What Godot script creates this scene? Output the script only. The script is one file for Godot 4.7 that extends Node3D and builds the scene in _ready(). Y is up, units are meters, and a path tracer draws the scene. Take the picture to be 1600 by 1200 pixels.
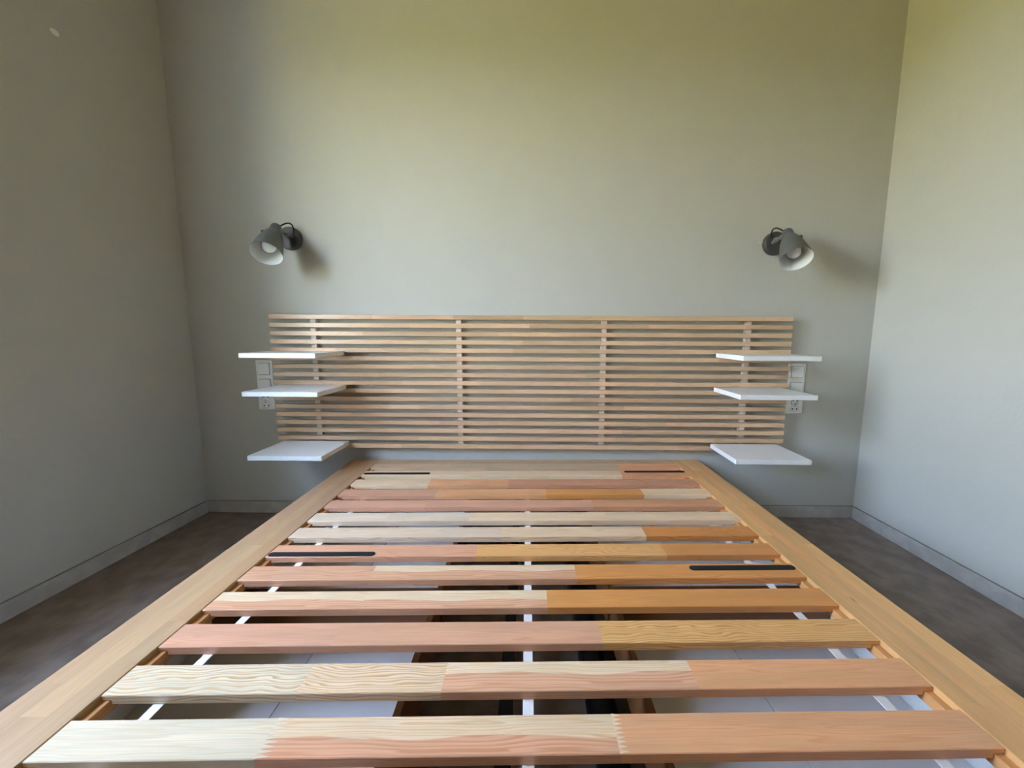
extends Node3D

# --- measured layout (metres; back wall is z = 0, floor is y = 0) -------------
const WALL_L := -1.611
const WALL_R := 1.599
const ROOM_H := 2.85
const ROOM_D := 3.7
const REVEAL := 0.33            # thickness of the wall that holds the window
const WIN_Z0 := 0.98
const WIN_Z1 := 1.86
const WIN_Y0 := 0.72
const WIN_Y1 := 2.18
const BED_H := 0.2904
const BED_IN := 0.7047          # half width between the side rails
const BED_OUT := 0.8332
const SLAT_W := 0.061
const SLAT_T := 0.017
const SLAT_PITCH := 0.1022
const SLAT_FRONT := 1.3383      # front edge of the first slat in view
const BOARD_Y := 0.3475
const BOARD_FACE := 0.045

var rng := RandomNumberGenerator.new()
var M := {}
var wood_tex := {}
var wood_mats := {}

# ------------------------------------------------------------------ node helpers
func tag(o: Node3D, label := "", category := "", group := "", kind := "") -> Node3D:
	if label: o.set_meta("label", label)
	if category: o.set_meta("category", category)
	if group: o.set_meta("group", group)
	if kind: o.set_meta("kind", kind)
	return o

func numbered(called: String, parent: Node) -> String:
	if not parent.has_node(called):
		return called
	var k := 1
	while parent.has_node("%s_%03d" % [called, k]):
		k += 1
	return "%s_%03d" % [called, k]

func base(called: String, at := Vector3.ZERO, parent: Node3D = self) -> Node3D:
	var o := Node3D.new()
	o.name = numbered(called, parent)
	parent.add_child(o, true)
	o.position = at
	return o

func start() -> SurfaceTool:
	var st := SurfaceTool.new()
	st.begin(Mesh.PRIMITIVE_TRIANGLES)
	return st

func build(called: String, st: SurfaceTool, mat: Material, parent: Node3D = self) -> MeshInstance3D:
	var o := MeshInstance3D.new()
	o.name = numbered(called, parent)
	o.mesh = st.commit()
	o.material_override = mat
	o.cast_shadow = GeometryInstance3D.SHADOW_CASTING_SETTING_ON
	parent.add_child(o, true)
	return o

# ------------------------------------------------------------------ shape helpers
func tri(st: SurfaceTool, a: Vector3, b: Vector3, c: Vector3, n: Vector3, uv := [Vector2.ZERO, Vector2.ZERO, Vector2.ZERO]) -> void:
	# front faces run clockwise
	var flip := (b - a).cross(c - a).dot(n) > 0.0
	var order := [0, 2, 1] if flip else [0, 1, 2]
	var p := [a, b, c]
	for k in order:
		st.set_normal(n)
		st.set_uv(uv[k])
		st.add_vertex(p[k])

func poly(st: SurfaceTool, pts: Array, n: Vector3) -> void:
	for k in range(1, pts.size() - 1):
		tri(st, pts[0], pts[k], pts[k + 1], n)

# a box from lo to hi with every edge chamfered
func box(st: SurfaceTool, lo: Vector3, hi: Vector3, bevel := 0.0, xf := Transform3D()) -> void:
	var c := (lo + hi) * 0.5
	var h := (hi - lo) * 0.5
	var b := minf(bevel, minf(h.x, minf(h.y, h.z)) * 0.9)
	for axis in 3:
		var u := (axis + 1) % 3
		var v := (axis + 2) % 3
		for s in [-1.0, 1.0]:
			var quad := []
			for q in [[-1, -1], [1, -1], [1, 1], [-1, 1]]:
				var p := Vector3.ZERO
				p[axis] = s * h[axis]
				p[u] = q[0] * (h[u] - b)
				p[v] = q[1] * (h[v] - b)
				quad.append(xf * (c + p))
			var n := Vector3.ZERO
			n[axis] = s
			poly(st, quad, (xf.basis * n).normalized())
	if b <= 0.0:
		return
	for axis in 3:          # edges that run along this axis
		var u := (axis + 1) % 3
		var v := (axis + 2) % 3
		for su in [-1.0, 1.0]:
			for sv in [-1.0, 1.0]:
				var quad := []
				for q in [[-1, 0], [1, 0], [1, 1], [-1, 1]]:
					var p := Vector3.ZERO
					p[axis] = q[0] * (h[axis] - b)
					p[u] = su * (h[u] - (b if q[1] == 0 else 0.0))
					p[v] = sv * (h[v] - (0.0 if q[1] == 0 else b))
					quad.append(xf * (c + p))
				var n := Vector3.ZERO
				n[u] = su
				n[v] = sv
				poly(st, quad, (xf.basis * n).normalized())
	for sx in [-1.0, 1.0]:
		for sy in [-1.0, 1.0]:
			for sz in [-1.0, 1.0]:
				var s := Vector3(sx, sy, sz)
				var pts := []
				for axis in 3:
					var p := Vector3(sx * (h.x - b), sy * (h.y - b), sz * (h.z - b))
					p[axis] = s[axis] * h[axis]
					pts.append(xf * (c + p))
				poly(st, pts, (xf.basis * s).normalized())

# a surface of revolution about +Z of xf; profile holds (radius, along)
func lathe(st: SurfaceTool, profile: Array, seg := 32, xf := Transform3D()) -> void:
	for k in profile.size() - 1:
		var a: Vector2 = profile[k]
		var b: Vector2 = profile[k + 1]
		var d := b - a
		if d.length() < 1e-7: continue
		var flat := Vector2(d.y, -d.x).normalized()
		# smooth with the neighbour when the bend is gentle
		var na := flat
		var nb := flat
		if k > 0:
			var e: Vector2 = a - profile[k - 1]
			var m := Vector2(e.y, -e.x).normalized()
			if m.dot(flat) > 0.7: na = (m + flat).normalized()
		if k < profile.size() - 2:
			var e: Vector2 = profile[k + 2] - b
			var m := Vector2(e.y, -e.x).normalized()
			if m.dot(flat) > 0.7: nb = (m + flat).normalized()
		for i in seg:
			var t0 := TAU * i / seg
			var t1 := TAU * (i + 1) / seg
			var ring := []
			for q in [[a, t0, na], [b, t0, nb], [b, t1, nb], [a, t1, na]]:
				var r: Vector2 = q[0]
				var n: Vector2 = q[2]
				ring.append([xf * Vector3(r.x * cos(q[1]), r.x * sin(q[1]), r.y), (xf.basis * Vector3(n.x * cos(q[1]), n.x * sin(q[1]), n.y)).normalized()])
			for f in [[0, 1, 2], [0, 2, 3]]:
				var p0: Vector3 = ring[f[0]][0]
				var p1: Vector3 = ring[f[1]][0]
				var p2: Vector3 = ring[f[2]][0]
				var cr := (p1 - p0).cross(p2 - p0)
				if cr.length() < 1e-14: continue
				var ord := [0, 2, 1] if cr.dot(ring[f[0]][1] + ring[f[1]][1] + ring[f[2]][1]) > 0.0 else [0, 1, 2]
				for w in ord:
					st.set_normal(ring[f[w]][1])
					st.set_uv(Vector2.ZERO)
					st.add_vertex(ring[f[w]][0])

func turned(at: Vector3, dir: Vector3) -> Transform3D:
	var z := dir.normalized()
	var x := Vector3.UP.cross(z)
	if x.length() < 0.05: x = Vector3.RIGHT.cross(z)
	x = x.normalized()
	return Transform3D(Basis(x, z.cross(x), z), at)

func rod(st: SurfaceTool, a: Vector3, b: Vector3, r: float, seg := 16) -> void:
	var l := (b - a).length()
	var e := minf(r * 0.25, l * 0.2)
	lathe(st, [Vector2(0, 0), Vector2(r - e, 0), Vector2(r, e), Vector2(r, l - e), Vector2(r - e, l), Vector2(0, l)], seg, turned(a, b - a))

func tube(st: SurfaceTool, pts: Array, r: float, seg := 10) -> void:
	for k in pts.size() - 1:
		rod(st, pts[k], pts[k + 1], r, seg)
	# round joints
	for k in range(1, pts.size() - 1):
		ball(st, pts[k], r)

func ball(st: SurfaceTool, at: Vector3, r: float, seg := 12) -> void:
	var prof := []
	for i in 9:
		var t := PI * i / 8.0
		prof.append(Vector2(r * sin(t), -r * cos(t)))
	lathe(st, prof, seg, Transform3D(Basis(), at))

# a piece of timber along x: ring = outline in (z, y), u along, v round the outline
func timber(st: SurfaceTool, ring: Array, x0: float, x1: float, u0: float, v0: float, along := "x") -> void:
	var c := Vector2.ZERO
	for p in ring: c += p
	c /= ring.size()
	var put := func(x: float, p: Vector2) -> Vector3:
		return Vector3(x, p.y, p.x) if along == "x" else Vector3(p.x, p.y, x)
	var run := 0.0
	for k in ring.size():
		var a: Vector2 = ring[k]
		var b: Vector2 = ring[(k + 1) % ring.size()]
		var d := b - a
		var n2 := Vector2(-d.y, d.x).normalized()
		if n2.dot((a + b) * 0.5 - c) < 0.0: n2 = -n2
		var n: Vector3 = (put.call(0.0, n2) as Vector3).normalized()
		var va := v0 + run / 0.125
		run += d.length()
		var vb := v0 + run / 0.125
		var ua := u0
		var ub := u0 + (x1 - x0)
		var q := [put.call(x0, a), put.call(x1, a), put.call(x1, b), put.call(x0, b)]
		var uv := [Vector2(ua, va), Vector2(ub, va), Vector2(ub, vb), Vector2(ua, vb)]
		tri(st, q[0], q[1], q[2], n, [uv[0], uv[1], uv[2]])
		tri(st, q[0], q[2], q[3], n, [uv[0], uv[2], uv[3]])
	for e in [[x0, -1.0], [x1, 1.0]]:
		var n: Vector3 = put.call(e[1], Vector2.ZERO)
		for k in range(1, ring.size() - 1):
			var t := [ring[0], ring[k], ring[k + 1]]
			tri(st, put.call(e[0], t[0]), put.call(e[0], t[1]), put.call(e[0], t[2]), n, [Vector2(u0 + t[0].y, v0 + t[0].x), Vector2(u0 + t[1].y, v0 + t[1].x), Vector2(u0 + t[2].y, v0 + t[2].x)])

# outline of a rectangle with a chamfer, starting at the back of the top face
func outline(z0: float, z1: float, y0: float, y1: float, c: float) -> Array:
	if c <= 0.0:
		return [Vector2(z0, y1), Vector2(z1, y1), Vector2(z1, y0), Vector2(z0, y0)]
	return [Vector2(z0 + c, y1), Vector2(z1 - c, y1), Vector2(z1, y1 - c), Vector2(z1, y0 + c), Vector2(z1 - c, y0), Vector2(z0 + c, y0), Vector2(z0, y0 + c), Vector2(z0, y1 - c)]

# ------------------------------------------------------------------ materials
func flat(rgb: Color, rough: float, metal := 0.0, spec := 0.5) -> StandardMaterial3D:
	var m := StandardMaterial3D.new()
	m.albedo_color = rgb
	m.roughness = rough
	m.metallic = metal
	m.metallic_specular = spec
	return m

func noise_tex(freq: float, octaves: int, seed_at: int, ramp: Gradient, size := 512, normal := false) -> NoiseTexture2D:
	var n := FastNoiseLite.new()
	n.noise_type = FastNoiseLite.TYPE_SIMPLEX_SMOOTH
	n.frequency = freq
	n.fractal_octaves = octaves
	n.seed = seed_at
	var t := NoiseTexture2D.new()
	t.noise = n
	t.width = size
	t.height = size
	t.seamless = true
	if ramp: t.color_ramp = ramp
	if normal:
		t.as_normal_map = true
		t.bump_strength = 3.0
	return t

func ramp(cols: Array, at: Array) -> Gradient:
	var g := Gradient.new()
	g.colors = PackedColorArray(cols)
	g.offsets = PackedFloat32Array(at)
	return g

# grain of one metre by 12.5 cm of timber: light = 1, late wood darker and redder
func grain(kind: String, at: int) -> ImageTexture:
	var w := 1536
	var h := 192
	var n1 := FastNoiseLite.new()
	n1.seed = at
	n1.noise_type = FastNoiseLite.TYPE_SIMPLEX_SMOOTH
	n1.frequency = 1.0
	n1.fractal_octaves = 2
	var n2 := FastNoiseLite.new()
	n2.seed = at + 7
	n2.noise_type = FastNoiseLite.TYPE_SIMPLEX_SMOOTH
	n2.frequency = 1.0
	n2.fractal_octaves = 2
	var data := PackedByteArray()
	data.resize(w * h * 3)
	var i := 0
	for y in h:
		var v := float(y) / h
		for x in w:
			var u := float(x) / w
			var warp := n1.get_noise_2d(u * 3.2, v * 1.1)
			var r := 0.0
			var depth := 0.16
			var heart := 0.0
			match kind:
				"straight":
					r = v * 24.0 + warp * 1.6 + 1.4 * n2.get_noise_2d(7.0, v * 7.0)
					depth = 0.12
				"plain":
					r = v * 18.0 + warp * 1.4 + 1.8 * n2.get_noise_2d(7.0, v * 6.0)
					depth = 0.055
				"birch", "knotty":
					r = v * 7.0 + warp * 2.4 + 1.6 * n2.get_noise_2d(7.0, v * 6.0)
					depth = 0.03
				"arch":
					var fan := 0.0
					for c: float in [0.30, 0.78]:
						var du := (u - c) * 6.5
						var dv := (v - 0.16) * 2.6
						fan += 3.4 * exp(-absf(du) * 1.3 - dv * dv)
					r = v * 25.0 + fan + n1.get_noise_2d(u * 5.0, v * 1.2) * 2.0 + 0.8 * n2.get_noise_2d(7.0, v * 7.0)
					depth = 0.2
				"sap":
					r = v * 22.0 + warp * 1.5 + 1.8 * n2.get_noise_2d(7.0, v * 6.0)
					depth = 0.11
					heart = smoothstep(0.0, 0.02, v - 0.36 - 0.05 * n1.get_noise_2d(u * 4.0, 3.0))
				"knot":
					var du := (u - 0.55) * 9.0
					var dv := (v - 0.3) * 5.0
					r = v * 20.0 + warp * 1.4 + 3.2 * exp(-du * du - dv * dv) + 2.0 * exp(-(u - 0.18) * (u - 0.18) * 60.0 - (v - 0.7) * (v - 0.7) * 18.0)
					depth = 0.2
			var s := r - floorf(r)
			var late := smoothstep(0.35, 0.86, s) * (1.0 - smoothstep(0.88, 1.0, s))
			var spot := 0.0
			var fine := n2.get_noise_2d(u * 9.0, v * 90.0)
			var cloud := n2.get_noise_2d(u * 2.5, v * 2.5 + 40.0)
			var k := 1.0 - depth * late * (0.75 + 0.5 * cloud) + 0.035 * fine + 0.05 * cloud
			if kind == "knotty":
				for q: Vector2 in [Vector2(0.3, 0.25), Vector2(0.74, 0.62)]:
					var ku := (u - q.x) / 0.009
					var kv := (v - q.y) * 0.125 / 0.0022
					spot = maxf(spot, exp(-ku * ku - kv * kv))
			k *= 1.0 - 0.30 * spot
			var red := 1.0 - 0.35 * (1.0 - k)
			var cr := k * (1.0 + 0.6 * depth * late)
			var cg := k * (1.0 - 0.3 * depth * late)
			var cb := k * (1.0 - 0.95 * depth * late)
			cr *= 1.0 - 0.06 * heart
			cg *= (1.0 - 0.19 * heart) * (1.0 - 0.22 * spot)
			cb *= (1.0 - 0.22 * heart) * (1.0 - 0.35 * spot)
			data[i] = clampi(int(cr * red * 242.0), 0, 255)
			data[i + 1] = clampi(int(cg * 242.0), 0, 255)
			data[i + 2] = clampi(int(cb * 242.0), 0, 255)
			i += 3
	return ImageTexture.create_from_image(Image.create_from_data(w, h, false, Image.FORMAT_RGB8, data))

func wood(tone: Color, kind: String, rough := 0.36) -> StandardMaterial3D:
	var key := "%s %s %.2f" % [tone.to_html(false), kind, rough]
	if not wood_mats.has(key):
		var m := flat(tone, rough)
		m.albedo_texture = wood_tex[kind]
		wood_mats[key] = m
	return wood_mats[key]

func tone(called: String) -> Color:
	var c := Color("e6c496")
	match called:
		"pale": c = Color("f0d6b6")
		"dull": c = Color("dcbc98")
		"white": c = Color("e9d2b2")
		"cream": c = Color("f8d8b0")
		"yellow": c = Color("f9bf7c")
		"tan": c = Color("f3b380")
		"pink": c = Color("e6ac88")
		"pink2": c = Color("e2a47a")
		"orange": c = Color("eaa05a")
	return c

func jitter(c: Color, by: float) -> Color:
	var k := 1.0 + rng.randf_range(-by, by)
	var t := rng.randf_range(-by, by) * 0.4
	return Color(snappedf(clampf(c.r * k, 0, 1), 0.012), snappedf(clampf(c.g * k * (1.0 - t * 0.5), 0, 1), 0.012), snappedf(clampf(c.b * k * (1.0 - t), 0, 1), 0.012))

# ------------------------------------------------------------------ build
func _ready() -> void:
	rng.seed = 41
	# camera: a phone's wide lens, its picture trimmed a little on one side
	var cam := Camera3D.new()
	cam.name = "camera"
	add_child(cam)
	cam.near = 0.05
	cam.far = 200.0
	cam.keep_aspect = Camera3D.KEEP_HEIGHT
	cam.projection = Camera3D.PROJECTION_FRUSTUM
	cam.size = 1200.0 / 612.0 * cam.near
	cam.frustum_offset = Vector2(-34.36 / 612.0 * cam.near, 0.0)
	cam.transform = Transform3D(Basis(Vector3.UP, 0.0092) * Basis(Vector3.RIGHT, -0.124) * Basis(Vector3.BACK, 0.0052), Vector3(0.0388, 0.887, 1.8585))
	cam.current = true
	# sky, sun and exposure
	var sky_mat := ProceduralSkyMaterial.new()
	sky_mat.sky_top_color = Color(0.69, 0.80, 0.97)
	sky_mat.sky_horizon_color = Color(0.95, 0.97, 0.90)
	sky_mat.sky_curve = 0.12
	sky_mat.ground_bottom_color = Color(0.30, 0.30, 0.12)
	sky_mat.ground_horizon_color = Color(0.40, 0.41, 0.22)
	var env := Environment.new()
	env.background_mode = Environment.BG_SKY
	env.sky = Sky.new()
	env.sky.sky_material = sky_mat
	env.background_energy_multiplier = 1.0
	env.tonemap_mode = Environment.TONE_MAPPER_LINEAR
	env.tonemap_exposure = 51.0
	env.sdfgi_enabled = true
	env.ssao_enabled = true
	env.ssil_enabled = true
	var we := WorldEnvironment.new()
	we.name = "world_environment"
	we.environment = env
	add_child(we)
	var sun := DirectionalLight3D.new()
	sun.name = "sun"
	sun.light_color = Color(1.0, 0.95, 0.85)
	sun.light_energy = 1.2
	sun.light_angular_distance = 0.5
	sun.sky_mode = DirectionalLight3D.SKY_MODE_LIGHT_ONLY
	sun.shadow_enabled = true
	add_child(sun)
	sun.look_at_from_position(Vector3(6, 9, 1.5), Vector3.ZERO)

	make_materials()
	room()
	bed()
	headboard()
	shelves()
	sockets()
	lamps()

func make_materials() -> void:
	for k in [["straight", 3], ["plain", 11], ["arch", 23], ["sap", 31], ["knot", 47], ["birch", 59], ["knotty", 59]]:
		wood_tex[k[0]] = grain(k[0], k[1])
	var w := flat(Color(0.755, 0.748, 0.712), 0.75, 0.0, 0.4)
	w.albedo_texture = noise_tex(0.012, 3, 5, ramp([Color(0.993, 0.993, 0.993), Color(1, 1, 1)], [0.25, 0.75]))
	w.uv1_triplanar = true
	w.uv1_world_triplanar = true
	w.uv1_scale = Vector3.ONE * 0.9
	w.normal_enabled = true
	w.normal_scale = 0.05
	w.normal_texture = noise_tex(0.09, 3, 9, null, 512, true)
	M.wall = w
	M.ceiling = flat(Color(0.735, 0.665, 0.527), 0.9)
	M.beige = flat(Color(0.665, 0.584, 0.473), 0.85)
	var f := flat(Color(0.575, 0.512, 0.473), 0.5)
	f.albedo_texture = noise_tex(0.011, 5, 15, ramp([Color(0.84, 0.83, 0.83), Color(0.93, 0.925, 0.92), Color(1, 1, 1)], [0.25, 0.5, 0.78]), 1024)
	f.uv1_triplanar = true
	f.uv1_world_triplanar = true
	f.uv1_scale = Vector3(1.1, 1.0, 0.9)
	M.floor = f
	var k2 := flat(Color(0.735, 0.715, 0.680), 0.65)
	k2.albedo_texture = noise_tex(0.02, 4, 19, ramp([Color(0.93, 0.93, 0.93), Color(1, 1, 1)], [0.3, 0.7]))
	k2.uv1_triplanar = true
	k2.uv1_world_triplanar = true
	M.baseboard = k2
	M.grout = flat(Color(0.46, 0.45, 0.43), 0.9)
	M.white = flat(Color(0.94, 0.94, 0.93), 0.3)
	M.plastic = flat(Color(0.94, 0.94, 0.925), 0.3)
	M.dark_hole = flat(Color(0.05, 0.05, 0.05), 0.5)
	M.pin = flat(Color(0.75, 0.73, 0.68), 0.3, 1.0)
	M.lamp_grey = flat(Color(0.37, 0.375, 0.37), 0.5)
	M.lamp_dark = flat(Color(0.27, 0.27, 0.275), 0.4)
	M.lamp_white = flat(Color(0.88, 0.89, 0.88), 0.4)
	M.cable = flat(Color(0.03, 0.03, 0.035), 0.45)
	M.felt = flat(Color(0.055, 0.052, 0.055), 0.95)
	M.strap = flat(Color(0.88, 0.85, 0.83), 0.9)
	M.steel = flat(Color(0.06, 0.06, 0.07), 0.3, 0.6)
	M.drawer_floor = flat(Color(0.88, 0.88, 0.88), 0.5)
	M.grass = flat(Color(0.490, 0.455, 0.128), 0.95)
	var b := flat(Color(0.90, 0.90, 0.88), 0.3)
	b.backlight_enabled = true
	b.backlight = Color(0.3, 0.3, 0.3)
	M.bulb = b

func room() -> void:
	var t := 0.2
	var st := start()
	box(st, Vector3(WALL_L - REVEAL - 0.1, 0, -t), Vector3(WALL_R + t, ROOM_H, 0))
	tag(build("wall_back", st, M.wall), "pale grey-green wall behind the slatted headboard", "wall", "", "structure")
	st = start()
	box(st, Vector3(WALL_L - REVEAL, 0, 0), Vector3(WALL_L, ROOM_H, WIN_Z0))
	box(st, Vector3(WALL_L - REVEAL, 0, WIN_Z1), Vector3(WALL_L, ROOM_H, ROOM_D))
	box(st, Vector3(WALL_L - REVEAL, 0, WIN_Z0), Vector3(WALL_L, WIN_Y0, WIN_Z1))
	box(st, Vector3(WALL_L - REVEAL, WIN_Y1, WIN_Z0), Vector3(WALL_L, ROOM_H, WIN_Z1))
	var left := build("wall_left", st, M.wall)
	tag(left, "shaded wall left of the bed, on the window side", "wall", "", "structure")
	st = start()
	var spot := turned(Vector3(WALL_L, 1.901, 0.405), Vector3.RIGHT)
	lathe(st, [Vector2(0.0135, 0), Vector2(0.0095, 0.0012), Vector2(0, 0.0015)], 14, spot.scaled_local(Vector3(1.0, 0.75, 1.0)))
	tag(build("filler_spot", st, flat(Color(0.93, 0.92, 0.88), 0.8), left), "pale dab of filler")
	st = start()
	box(st, Vector3(WALL_R, 0, 0), Vector3(WALL_R + t, ROOM_H, ROOM_D))
	tag(build("wall_right", st, M.wall), "bright wall right of the bed, facing the window", "wall", "", "structure")
	st = start()
	box(st, Vector3(WALL_L - REVEAL - 0.1, 0, ROOM_D), Vector3(WALL_R + t, ROOM_H, ROOM_D + t))
	tag(build("wall_front", st, M.beige), "beige wall behind the viewer, past the foot of the bed", "wall", "", "structure")
	st = start()
	box(st, Vector3(WALL_L - REVEAL - 0.1, ROOM_H, -t), Vector3(WALL_R + t, ROOM_H + t, ROOM_D + t))
	tag(build("ceiling", st, M.ceiling), "plain ceiling above the bed", "ceiling", "", "structure")
	st = start()
	box(st, Vector3(WALL_L - REVEAL - 0.1, -t, -t), Vector3(WALL_R + t, 0, ROOM_D + t))
	tag(build("floor", st, M.floor), "dark brown-grey mottled stone-look floor", "floor", "", "structure")
	# baseboards: a low grey tile skirting with a thin dark joint on top
	var bh := 0.058
	var bt := 0.009
	for side in ["back", "left", "right"]:
		st = start()
		var jt := start()
		match side:
			"back":
				box(st, Vector3(WALL_L, 0, 0), Vector3(WALL_R, bh, bt), 0.0012)
				box(jt, Vector3(WALL_L, bh, 0), Vector3(WALL_R, bh + 0.0016, bt * 0.55))
			"left":
				box(st, Vector3(WALL_L, 0, bt), Vector3(WALL_L + bt, bh, ROOM_D), 0.0012)
				box(jt, Vector3(WALL_L, bh, bt), Vector3(WALL_L + bt * 0.55, bh + 0.0016, ROOM_D))
			"right":
				box(st, Vector3(WALL_R - bt, 0, bt), Vector3(WALL_R, bh, ROOM_D), 0.0012)
				box(jt, Vector3(WALL_R - bt * 0.55, bh, bt), Vector3(WALL_R, bh + 0.0016, ROOM_D))
		var o := build("baseboard_" + side, st, M.baseboard)
		tag(o, {"back": "low grey skirting under the headboard wall", "left": "low grey skirting along the shaded wall", "right": "low grey skirting along the bright wall"}[side], "baseboard", "", "structure")
		build("joint", jt, M.grout, o)
	# window in the left wall, outside the picture: frame and sill
	var win := base("window_1", Vector3(WALL_L - REVEAL + 0.07, 0, 0))
	tag(win, "white framed window in the wall left of the bed", "window", "", "structure")
	st = start()
	var fw := 0.05
	for seg in [[WIN_Z0, WIN_Z0 + fw, WIN_Y0, WIN_Y1], [WIN_Z1 - fw, WIN_Z1, WIN_Y0, WIN_Y1], [WIN_Z0 + fw, WIN_Z1 - fw, WIN_Y0, WIN_Y0 + fw], [WIN_Z0 + fw, WIN_Z1 - fw, WIN_Y1 - fw, WIN_Y1]]:
		box(st, Vector3(-0.03, seg[2], seg[0]), Vector3(0.03, seg[3], seg[1]), 0.004)
	build("window_frame", st, M.white, win)
	st = start()
	box(st, Vector3(0.04, WIN_Y0, WIN_Z0), Vector3(REVEAL - 0.05, WIN_Y0 + 0.02, WIN_Z1), 0.003)
	build("window_sill", st, M.white, win)
	# the lawn outside
	st = start()
	box(st, Vector3(-60, -0.5, -40), Vector3(WALL_L - REVEAL - 0.1, -0.25, 40))
	tag(build("ground", st, M.grass), "sunlit lawn outside the window", "lawn", "", "structure")

# a row of glued staves along x (or z) that make one board; staves are [end, tone, grain]
func staves(parent: Node3D, ring_of: Callable, from: float, list: Array, rough: float, along := "x") -> void:
	var x := from
	for s in list:
		var st := start()
		var l: float = s[0] - x
		var u0 := rng.randf_range(0.0, maxf(0.02, 1.0 - l))
		var v0: float = s[3] if s.size() > 3 else rng.randf_range(0.0, 0.4)
		ring_of.call(st, x, s[0], u0, v0)
		build("stave", st, wood(s[1], s[2], rough), parent)
		x = s[0]

# ------------------------------------------------------------------ bed
func bed() -> void:
	var turn := 0.0274
	var at := Vector3(-0.013, 0, 0.03)
	var frame := base("bed_frame", at)
	frame.rotation.y = turn
	tag(frame, "wide low wooden bed frame with flat side rails and drawers underneath", "bed")
	var length := 2.06
	var rail_t := 0.026
	# side rails: three strips of staves side by side
	for side in [-1.0, 1.0]:
		var rail := base("side_rail", Vector3.ZERO, frame)
		var w := (BED_OUT - BED_IN) / 3.0
		for strip in 3:
			var z := 0.0
			var lo := BED_IN + strip * w
			var edge := 0.0
			while z < length - 0.01:
				var l := rng.randf_range(0.32, 0.62)
				if z == 0.0: l = rng.randf_range(0.12, 0.4)
				var to := minf(length, z + l)
				if length - to < 0.15: to = length
				var st := start()
				var a := lo if side > 0 else -(lo + w)
				var ring := outline(a, a + w, BED_H - rail_t, BED_H, edge)
				# ease the two long outer edges of the board
				if strip == 0:
					ring = [Vector2(side * lo, BED_H - 0.0015), Vector2(side * (lo + 0.0015), BED_H), Vector2(side * (lo + w), BED_H), Vector2(side * (lo + w), BED_H - rail_t), Vector2(side * lo, BED_H - rail_t)]
				elif strip == 2:
					ring = [Vector2(side * lo, BED_H), Vector2(side * (lo + w - 0.002), BED_H), Vector2(side * (lo + w), BED_H - 0.002), Vector2(side * (lo + w), BED_H - rail_t), Vector2(side * lo, BED_H - rail_t)]
				timber(st, ring, z, to, rng.randf_range(0.0, 0.35), rng.randf_range(0.0, 0.6), "z")
				var c := jitter(Color("c79e76") if side < 0 else Color("f2b878"), 0.06)  # light evened out in the colour: right rail lighter where daylight is weaker
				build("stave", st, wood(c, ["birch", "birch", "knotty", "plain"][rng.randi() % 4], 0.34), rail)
				z = to
		# ledge that carries the slats
		var ls := start()
		timber(ls, outline(minf(side * (BED_IN - 0.015), side * BED_IN), maxf(side * (BED_IN - 0.015), side * BED_IN), BED_H - 0.030, BED_H - 0.0105, 0.001), 0.0, length, 0.0, 0.1, "z")
		build("ledge", ls, wood(Color("dc9f62"), "plain", 0.5), frame)
	# head and foot rails
	for e in [[0.0, 0.043, "head_rail"], [length - 0.06, length, "foot_rail"]]:
		var rail := base(e[2], Vector3.ZERO, frame)
		var x := -BED_IN
		for k in 3:
			var to := BED_IN if k == 2 else x + rng.randf_range(0.38, 0.5)
			var st := start()
			timber(st, outline(e[0], e[1], BED_H - rail_t, BED_H, 0.0), x, to, rng.randf_range(0.0, 0.5), rng.randf_range(0.0, 0.5))
			build("stave", st, wood(jitter(Color("cfa97e"), 0.06), "birch", 0.34), rail)
			x = to
	# panels that stand on the floor under the rails
	for z in [0.012, length - 0.03]:
		var st := start()
		timber(st, outline(z, z + 0.018, 0.0, BED_H - rail_t, 0.001), -BED_OUT + 0.03, BED_OUT - 0.03, 0.0, 0.2)
		build("end_panel", st, wood(Color("c89a63"), "plain", 0.4), frame)
	# black steel beam under the middle of the slats and its round duct
	var sb := start()
	box(sb, Vector3(-0.055, 0.085, 0.03), Vector3(-0.025, 0.125, length - 0.03), 0.003)
	for z in [0.5, 1.5]:
		box(sb, Vector3(-0.052, 0.0, z - 0.015), Vector3(-0.028, 0.09, z + 0.015), 0.002)
	build("support_beam", sb, M.steel, frame)
	sb = start()
	rod(sb, Vector3(0.176, 0.036, 0.03), Vector3(0.176, 0.036, length - 0.03), 0.036, 24)
	build("roller_tube", sb, M.steel, frame)
	# four drawers
	for side in [-1.0, 1.0]:
		for d in [[0.05, 0.865], [0.885, 1.99]]:
			drawer(frame, side, d[0], d[1])
	slatted_base(at, turn)

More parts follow.
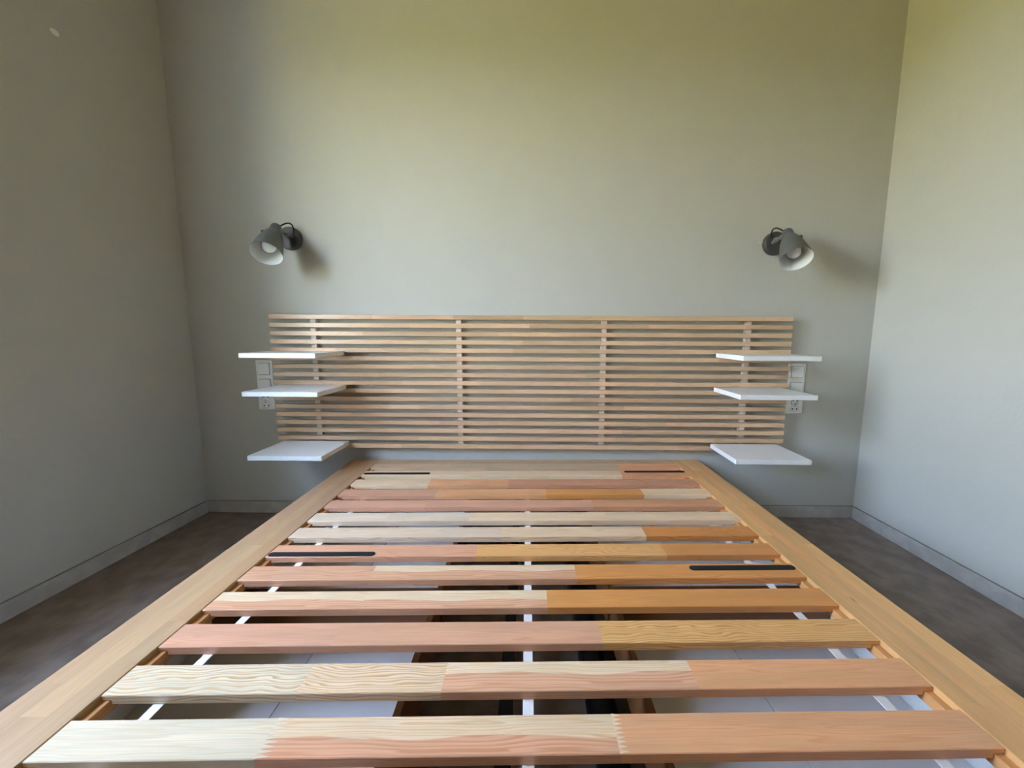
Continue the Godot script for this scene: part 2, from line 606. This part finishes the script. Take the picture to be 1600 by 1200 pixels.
func drawer(frame: Node3D, side: float, z0: float, z1: float) -> void:
	var dr := base("drawer", Vector3.ZERO, frame)
	var inner := 0.222
	var outer := 0.800
	var wd := wood(Color("8a5a34"), "plain", 0.45)
	var span := func(a: float, b: float) -> Array: return [minf(side * a, side * b), maxf(side * a, side * b)]
	var st := start()
	var s: Array = span.call(outer, outer + 0.018)
	timber(st, outline(s[0], s[1], 0.022, 0.258, 0.001), z0, z1, 0.0, 0.3, "z")
	build("front_panel", st, M.white, dr)
	st = start()
	s = span.call(inner, inner + 0.014)
	timber(st, outline(s[0], s[1], 0.10, 0.215, 0.001), z0, z1, 0.0, 0.3, "z")
	build("back_panel", st, wd, dr)
	s = span.call(inner + 0.014, outer)
	for e in [z0, z1 - 0.014]:
		st = start()
		timber(st, outline(e, e + 0.014, 0.10, 0.215, 0.001), s[0], s[1], 0.0, 0.3)
		build("side_panel", st, wd, dr)
	# folding bottom: two boards with a joint between them
	for p in [[inner + 0.014, 0.5085], [0.5105, outer - 0.003]]:
		st = start()
		s = span.call(p[0], p[1])
		box(st, Vector3(s[0], 0.122, z0 + 0.014), Vector3(s[1], 0.128, z1 - 0.014), 0.0008)
		build("bottom_board", st, M.drawer_floor, dr)
	for x in [inner + 0.06, outer - 0.06]:
		for z in [z0 + 0.1, z1 - 0.1]:
			st = start()
			rod(st, Vector3(side * x - 0.01, 0.025, z), Vector3(side * x + 0.01, 0.025, z), 0.025, 16)
			box(st, Vector3(side * x - 0.014, 0.045, z - 0.014), Vector3(side * x + 0.014, 0.122, z + 0.014), 0.002)
			build("castor", st, M.cable, dr)

func slatted_base(at: Vector3, turn: float) -> void:
	var sl := base("slatted_bed_base", at)
	sl.rotation.y = turn
	tag(sl, "slatted base of glued pine slats on white straps inside the bed frame", "bed slats")
	var seen := [
		"-0.383 white plain; 0.139 cream sap; 0.703 tan plain",
		"-0.384 white arch; -0.142 cream arch; 0.299 cream sap; 0.703 tan plain",
		"-0.377 pink plain; 0.152 pink plain; 0.703 yellow arch",
		"-0.366 cream sap; 0.049 cream sap; 0.703 orange plain",
		"-0.387 pink straight; 0.127 cream sap; 0.703 orange straight",
		"-0.137 pink straight; 0.387 yellow arch; 0.703 orange plain",
		"-0.074 pale straight; 0.362 cream straight; 0.703 orange arch",
		"-0.455 pale plain; -0.186 pale plain; 0.269 cream plain; 0.703 cream plain",
		"-0.357 pink plain; 0.237 pink plain; 0.703 pink2 plain",
		"-0.342 pink plain; 0.077 tan plain; 0.447 orange plain; 0.703 cream plain",
		"-0.395 cream plain; -0.074 tan plain; 0.703 pink knot",
		"-0.038 cream plain; 0.413 cream plain; 0.703 tan plain",
		"-0.345 dull plain; -0.179 dull plain; 0.426 dull plain; 0.703 tan plain"]
	var e := 0.703
	var notch := 0.016
	var top := BED_H - 0.0006
	for k in range(-6, seen.size()):
		var zf := SLAT_FRONT - SLAT_PITCH * k
		var zb := zf - SLAT_W
		var slat := base("slat", Vector3.ZERO, sl)
		var list := []
		if k >= 0:
			for part in seen[k].split("; "):
				var w: PackedStringArray = part.split(" ")
				var g: String = w[2]
				var row := [w[0].to_float(), jitter(tone(w[1]), 0.02), g]
				if g == "sap": row.append(rng.randf_range(0.10, 0.22))
				list.append(row)
		else:
			for x in [-0.3, 0.2, e]:
				list.append([x, jitter(tone(["cream", "tan", "pink", "orange"][rng.randi() % 4]), 0.03), "plain"])
		var ring_of := func(st: SurfaceTool, x0: float, x1: float, u0: float, v0: float) -> void:
			var a := x0
			var b := x1
			if x0 < -e + 0.001:
				a = -e + notch
				timber(st, outline(zb, zf, top - 0.0098, top, 0.0012), x0, a, u0, v0)
			if x1 > e - 0.001:
				b = e - notch
				timber(st, outline(zb, zf, top - 0.0098, top, 0.0012), b, x1, u0 + b - x0, v0)
			timber(st, outline(zb, zf, top - SLAT_T, top, 0.0012), a, b, u0 + a - x0, v0)
		staves(slat, ring_of, -e, list, 0.33)
		if k == 0:      # finger joints of the nearest slat
			for j in [[0, 0.011], [1, 0.007]]:
				var st := start()
				for i in 9:
					var za := zb + SLAT_W * i / 9.0
					var zc := zb + SLAT_W * (i + 1) / 9.0
					var x: float = list[j[0]][0] - 0.0015
					var tip := Vector3(x + j[1] * 2.0, top + 0.00015, (za + zc) * 0.5)
					var pts := [Vector3(x, top + 0.00015, za), tip, Vector3(x, top + 0.00015, zc)]
					tri(st, pts[0], pts[1], pts[2], Vector3.UP, [Vector2(0.5, za * 4.0), Vector2(0.5 + j[1], (za + zc) * 2.0), Vector2(0.5, zc * 4.0)])
					for e2 in [[0, 1], [1, 2]]:
						var p: Vector3 = pts[e2[0]]
						var q2: Vector3 = pts[e2[1]]
						var d := q2 - p
						poly(st, [p, q2, q2 - Vector3(0, 0.0003, 0), p - Vector3(0, 0.0003, 0)], Vector3(-d.z, 0, d.x) * (1.0 if e2[0] == 0 else 1.0))
				var g: String = list[j[0]][2]
				build("finger_joint", st, wood(list[j[0]][1], "plain" if g == "sap" else g, 0.33), slat)
		# black felt strips near the ends of three slats
		for f in [[5, -0.7, -0.413, -0.0115], [4, 0.424, 0.7, -0.0405], [11, -0.7, -0.416, -0.027], [11, 0.432, 0.7, -0.046]]:
			if f[0] == k:
				var st := start()
				felt(st, f[1], f[2], zf + f[3], 0.0095, top)
				tag(build("felt_strip", st, M.felt, slat), "thin black felt strip")
	for x in [-0.611, 0.0055, 0.610]:
		var st := start()
		var y := top - SLAT_T
		box(st, Vector3(x - 0.009, y - 0.0016, 0.047), Vector3(x + 0.009, y, SLAT_FRONT + SLAT_PITCH * 6), 0.0004)
		tag(build("strap", st, M.strap, sl), "white woven strap")

func felt(st: SurfaceTool, x0: float, x1: float, z: float, r: float, y: float) -> void:
	var rim := []
	for i in 13:
		var t := PI * 0.5 + PI * i / 12.0
		rim.append(Vector2(x0 + r + r * cos(t), z + r * sin(t)))
	for i in 13:
		var t := -PI * 0.5 + PI * i / 12.0
		rim.append(Vector2(x1 - r + r * cos(t), z + r * sin(t)))
	var h := 0.0022
	var up := []
	for p in rim: up.append(Vector3(p.x, y + h, p.y))
	poly(st, up, Vector3.UP)
	for i in rim.size():
		var a: Vector2 = rim[i]
		var b: Vector2 = rim[(i + 1) % rim.size()]
		if a.distance_to(b) < 1e-6: continue
		var d := b - a
		var n := Vector3(d.y, 0, -d.x).normalized()
		if n.dot(Vector3(a.x - (x0 + x1) * 0.5, 0, a.y - z)) < 0.0: n = -n
		poly(st, [Vector3(a.x, y, a.y), Vector3(b.x, y, b.y), Vector3(b.x, y + h, b.y), Vector3(a.x, y + h, a.y)], n)

# ------------------------------------------------------------------ headboard
func headboard() -> void:
	var hb := base("headboard", Vector3(0, BOARD_Y, 0))
	tag(hb, "long slatted birch headboard mounted on the wall above the bed", "headboard")
	var h := 0.0205
	var pitch := (0.6285 - h) / 16.0
	for x in [-1.0105, -0.3295, 0.346, 1.013]:
		var st := start()
		box(st, Vector3(x - 0.0125, 0.004, 0.0), Vector3(x + 0.0125, 0.6245, BOARD_FACE - 0.022), 0.001)
		tag(build("post", st, flat(Color(0.93, 0.88, 0.85), 0.5), hb), "pale upright batten")
	for k in 17:
		var slat := base("slat", Vector3.ZERO, hb)
		var y := k * pitch
		var list := []
		var x := -1.2
		while x < 1.2:
			x += rng.randf_range(0.28, 0.68)
			if x > 1.05: x = 1.2
			list.append([x, jitter(Color("dcb892"), 0.06), "birch"])
		var ring_of := func(st: SurfaceTool, x0: float, x1: float, u0: float, v0: float) -> void:
			timber(st, outline(BOARD_FACE - 0.022, BOARD_FACE, y, y + h, 0.0012), x0, x1, u0, v0)
		staves(slat, ring_of, -1.2, list, 0.3)

func shelves() -> void:
	var spots := [
		[-1.0, 0.8095, "top white shelf of the three at the dim left end of the headboard"],
		[-1.0, 0.6515, "middle white shelf of the three at the dim left end of the headboard"],
		[-1.0, 0.3815, "bottom white shelf of the three at the dim left end of the headboard"],
		[1.0, 0.8095, "top white shelf of the three at the bright right end of the headboard"],
		[1.0, 0.6515, "middle white shelf of the three at the bright right end of the headboard"],
		[1.0, 0.3815, "bottom white shelf of the three at the bright right end of the headboard"]]
	for s in spots:
		var sh := base("shelf", Vector3(s[0] * 1.014, s[1] - 0.02, BOARD_FACE + 0.0006))
		tag(sh, s[2], "shelf", "white shelves hooked on the headboard")
		var st := start()
		box(st, Vector3(-0.156, 0, 0.0), Vector3(0.156, 0.02, 0.243), 0.0016)
		build("board", st, M.white, sh)
		st = start()
		for x in [-0.10, 0.10]:
			box(st, Vector3(x - 0.012, 0.0088, -0.024), Vector3(x + 0.012, 0.0122, -0.0004))
		build("hook", st, M.plastic, sh)

# ------------------------------------------------------------------ sockets
func sockets() -> void:
	for s in [[-1.267, "white socket panel by the left end of the headboard, in shade"], [1.262, "white socket panel by the right end of the headboard, brightly lit"]]:
		var p := base("socket_panel", Vector3(s[0], 0.522, 0.0))
		tag(p, s[1], "socket", "")
		var w := 0.0405
		var h := 0.240
		var st := start()
		box(st, Vector3(-w, 0, 0), Vector3(w, h, 0.008), 0.003)
		build("frame", st, M.plastic, p)
		for y in [0.199, 0.123]:
			st = start()
			box(st, Vector3(-0.0285, y - 0.0285, 0.006), Vector3(0.0285, y + 0.0285, 0.0095), 0.0015)
			build("switch_surround", st, flat(Color(0.55, 0.55, 0.53), 0.5), p)
			st = start()
			var tilt := Transform3D(Basis(Vector3.RIGHT, 0.06), Vector3(0, y, 0.0095))
			box(st, Vector3(-0.027, -0.027, -0.003), Vector3(0.027, 0.027, 0.0035), 0.0018, tilt)
			build("rocker", st, M.plastic, p)
		# twin outlet
		st = start()
		box(st, Vector3(-0.030, 0.008, 0.006), Vector3(0.030, 0.078, 0.010), 0.002)
		var outlet := build("outlet", st, M.plastic, p)
		for c in [[0.057, 1.0], [0.029, -1.0]]:
			st = start()
			lathe(st, [Vector2(0.0185, 0.0), Vector2(0.0185, 0.006), Vector2(0.0170, 0.0065), Vector2(0.0160, 0.0015), Vector2(0, 0.0015)], 28, Transform3D(Basis(), Vector3(0, c[0], 0.0098)))
			build("outlet_well", st, M.plastic, outlet)
			st = start()
			for x in [-0.0095, 0.0095]:
				lathe(st, [Vector2(0.0033, 0.0), Vector2(0.0033, 0.0003), Vector2(0, 0.0003)], 12, Transform3D(Basis(), Vector3(x, c[0] + c[1] * 0.006, 0.0114)))
			build("contact_hole", st, M.dark_hole, outlet)
			st = start()
			rod(st, Vector3(0, c[0] - c[1] * 0.008, 0.011), Vector3(0, c[0] - c[1] * 0.008, 0.019), 0.0024, 10)
			build("earth_pin", st, M.pin, outlet)

# ------------------------------------------------------------------ lamps
func lamps() -> void:
	lamp(Vector3(-1.095, 1.319, 0), -0.015, -1.0, "grey bell-shaped spot lamp above the left shelves, near the dim corner")
	lamp(Vector3(1.108, 1.3035, 0), 0.009, 1.0, "grey bell-shaped spot lamp above the right shelves, near the bright corner")

func lamp(at: Vector3, xo: float, out: float, label: String) -> void:
	var l := base("wall_lamp", at)
	tag(l, label, "lamp", "bell-shaped wall lamps")
	var st := start()
	lathe(st, [Vector2(0.051, 0.0), Vector2(0.051, 0.020), Vector2(0.0485, 0.024), Vector2(0.044, 0.025), Vector2(0, 0.026)], 40)
	build("base", st, M.lamp_dark, l)
	var dir := Vector3(-out * 0.115, -0.775, 0.621).normalized()
	var cap := Vector3(xo, 0.037, 0.0795)
	var neck := cap + dir * 0.040
	# arm: short post from the base, a knuckle, and a cheek beside the neck
	st = start()
	var elbow := Vector3(xo - out * 0.033, 0.004, 0.062)
	rod(st, Vector3(elbow.x * 0.7, 0.002, 0.022), elbow, 0.0085, 18)
	ball(st, elbow, 0.0125, 18)
	var cheek := Vector3(neck.x - out * 0.030, neck.y, neck.z)
	rod(st, elbow, cheek, 0.0075, 16)
	ball(st, cheek, 0.0115, 18)
	tag(build("arm", st, flat(Color(0.42, 0.42, 0.42), 0.4, 0.2), l), "grey jointed arm")
	st = start()
	rod(st, cheek, Vector3(neck.x + out * 0.044, neck.y, neck.z), 0.0032, 12)
	build("pivot_rod", st, M.lamp_dark, l)
	st = start()
	var k0 := Vector3(neck.x + out * 0.043, neck.y, neck.z)
	rod(st, k0, k0 + Vector3(out * 0.012, 0, 0), 0.0085, 16)
	build("knob", st, M.lamp_dark, l)
	# bell shade
	var xf := turned(cap, dir)
	var skin := [Vector2(0, 0), Vector2(0.015, 0.0008), Vector2(0.0195, 0.004), Vector2(0.0215, 0.012), Vector2(0.0225, 0.030), Vector2(0.0265, 0.046), Vector2(0.0345, 0.062), Vector2(0.0415, 0.082), Vector2(0.0470, 0.104), Vector2(0.0520, 0.130), Vector2(0.0570, 0.155), Vector2(0.0605, 0.1795)]
	st = start()
	lathe(st, skin + [Vector2(0.0598, 0.1800)], 48, xf)
	var shade := build("shade", st, M.lamp_grey, l)
	var lining := []
	for i in range(skin.size() - 1, 3, -1):
		lining.append(Vector2(skin[i].x - 0.0016, skin[i].y + 0.0002))
	lining = [Vector2(0.0598, 0.1800)] + lining + [Vector2(0.0, skin[4].y)]
	st = start()
	lathe(st, lining, 48, xf)
	tag(build("shade_lining", st, M.lamp_white, shade), "white inside of the shade")
	# bulb and its holder inside
	st = start()
	rod(st, cap + dir * 0.034, cap + dir * 0.100, 0.015, 20)
	build("bulb_holder", st, M.lamp_white, l)
	st = start()
	var prof := [Vector2(0.012, 0.0)]
	for i in 13:
		var t := PI * (0.22 + 0.78 * i / 12.0)
		prof.append(Vector2(0.0265 * sin(t), 0.036 - 0.0265 * cos(t)))
	lathe(st, prof, 28, turned(cap + dir * 0.098, dir))
	build("bulb", st, M.bulb, l)
	# black cable from the top of the shade to the base
	st = start()
	var pts := []
	var a := cap + dir * 0.006 + Vector3(-out * 0.010, 0.004, -0.008)
	var b := Vector3(-out * 0.026, 0.022, 0.024)
	for i in 11:
		var t := i / 10.0
		pts.append(a.lerp(b, t) + Vector3(-out * 0.03, 0.048, 0.0) * 4.0 * t * (1.0 - t) * 0.55)
	tube(st, pts, 0.0032, 10)
	tag(build("cable", st, M.cable, l), "short black cable loop")
	if out > 0.0:
		st = start()
		rod(st, Vector3(-0.050, 0.004, 0.004), Vector3(-0.073, 0.005, 0.004), 0.0018, 8)
		tag(build("wire_end", st, M.strap, l), "bit of white wire beside the base")
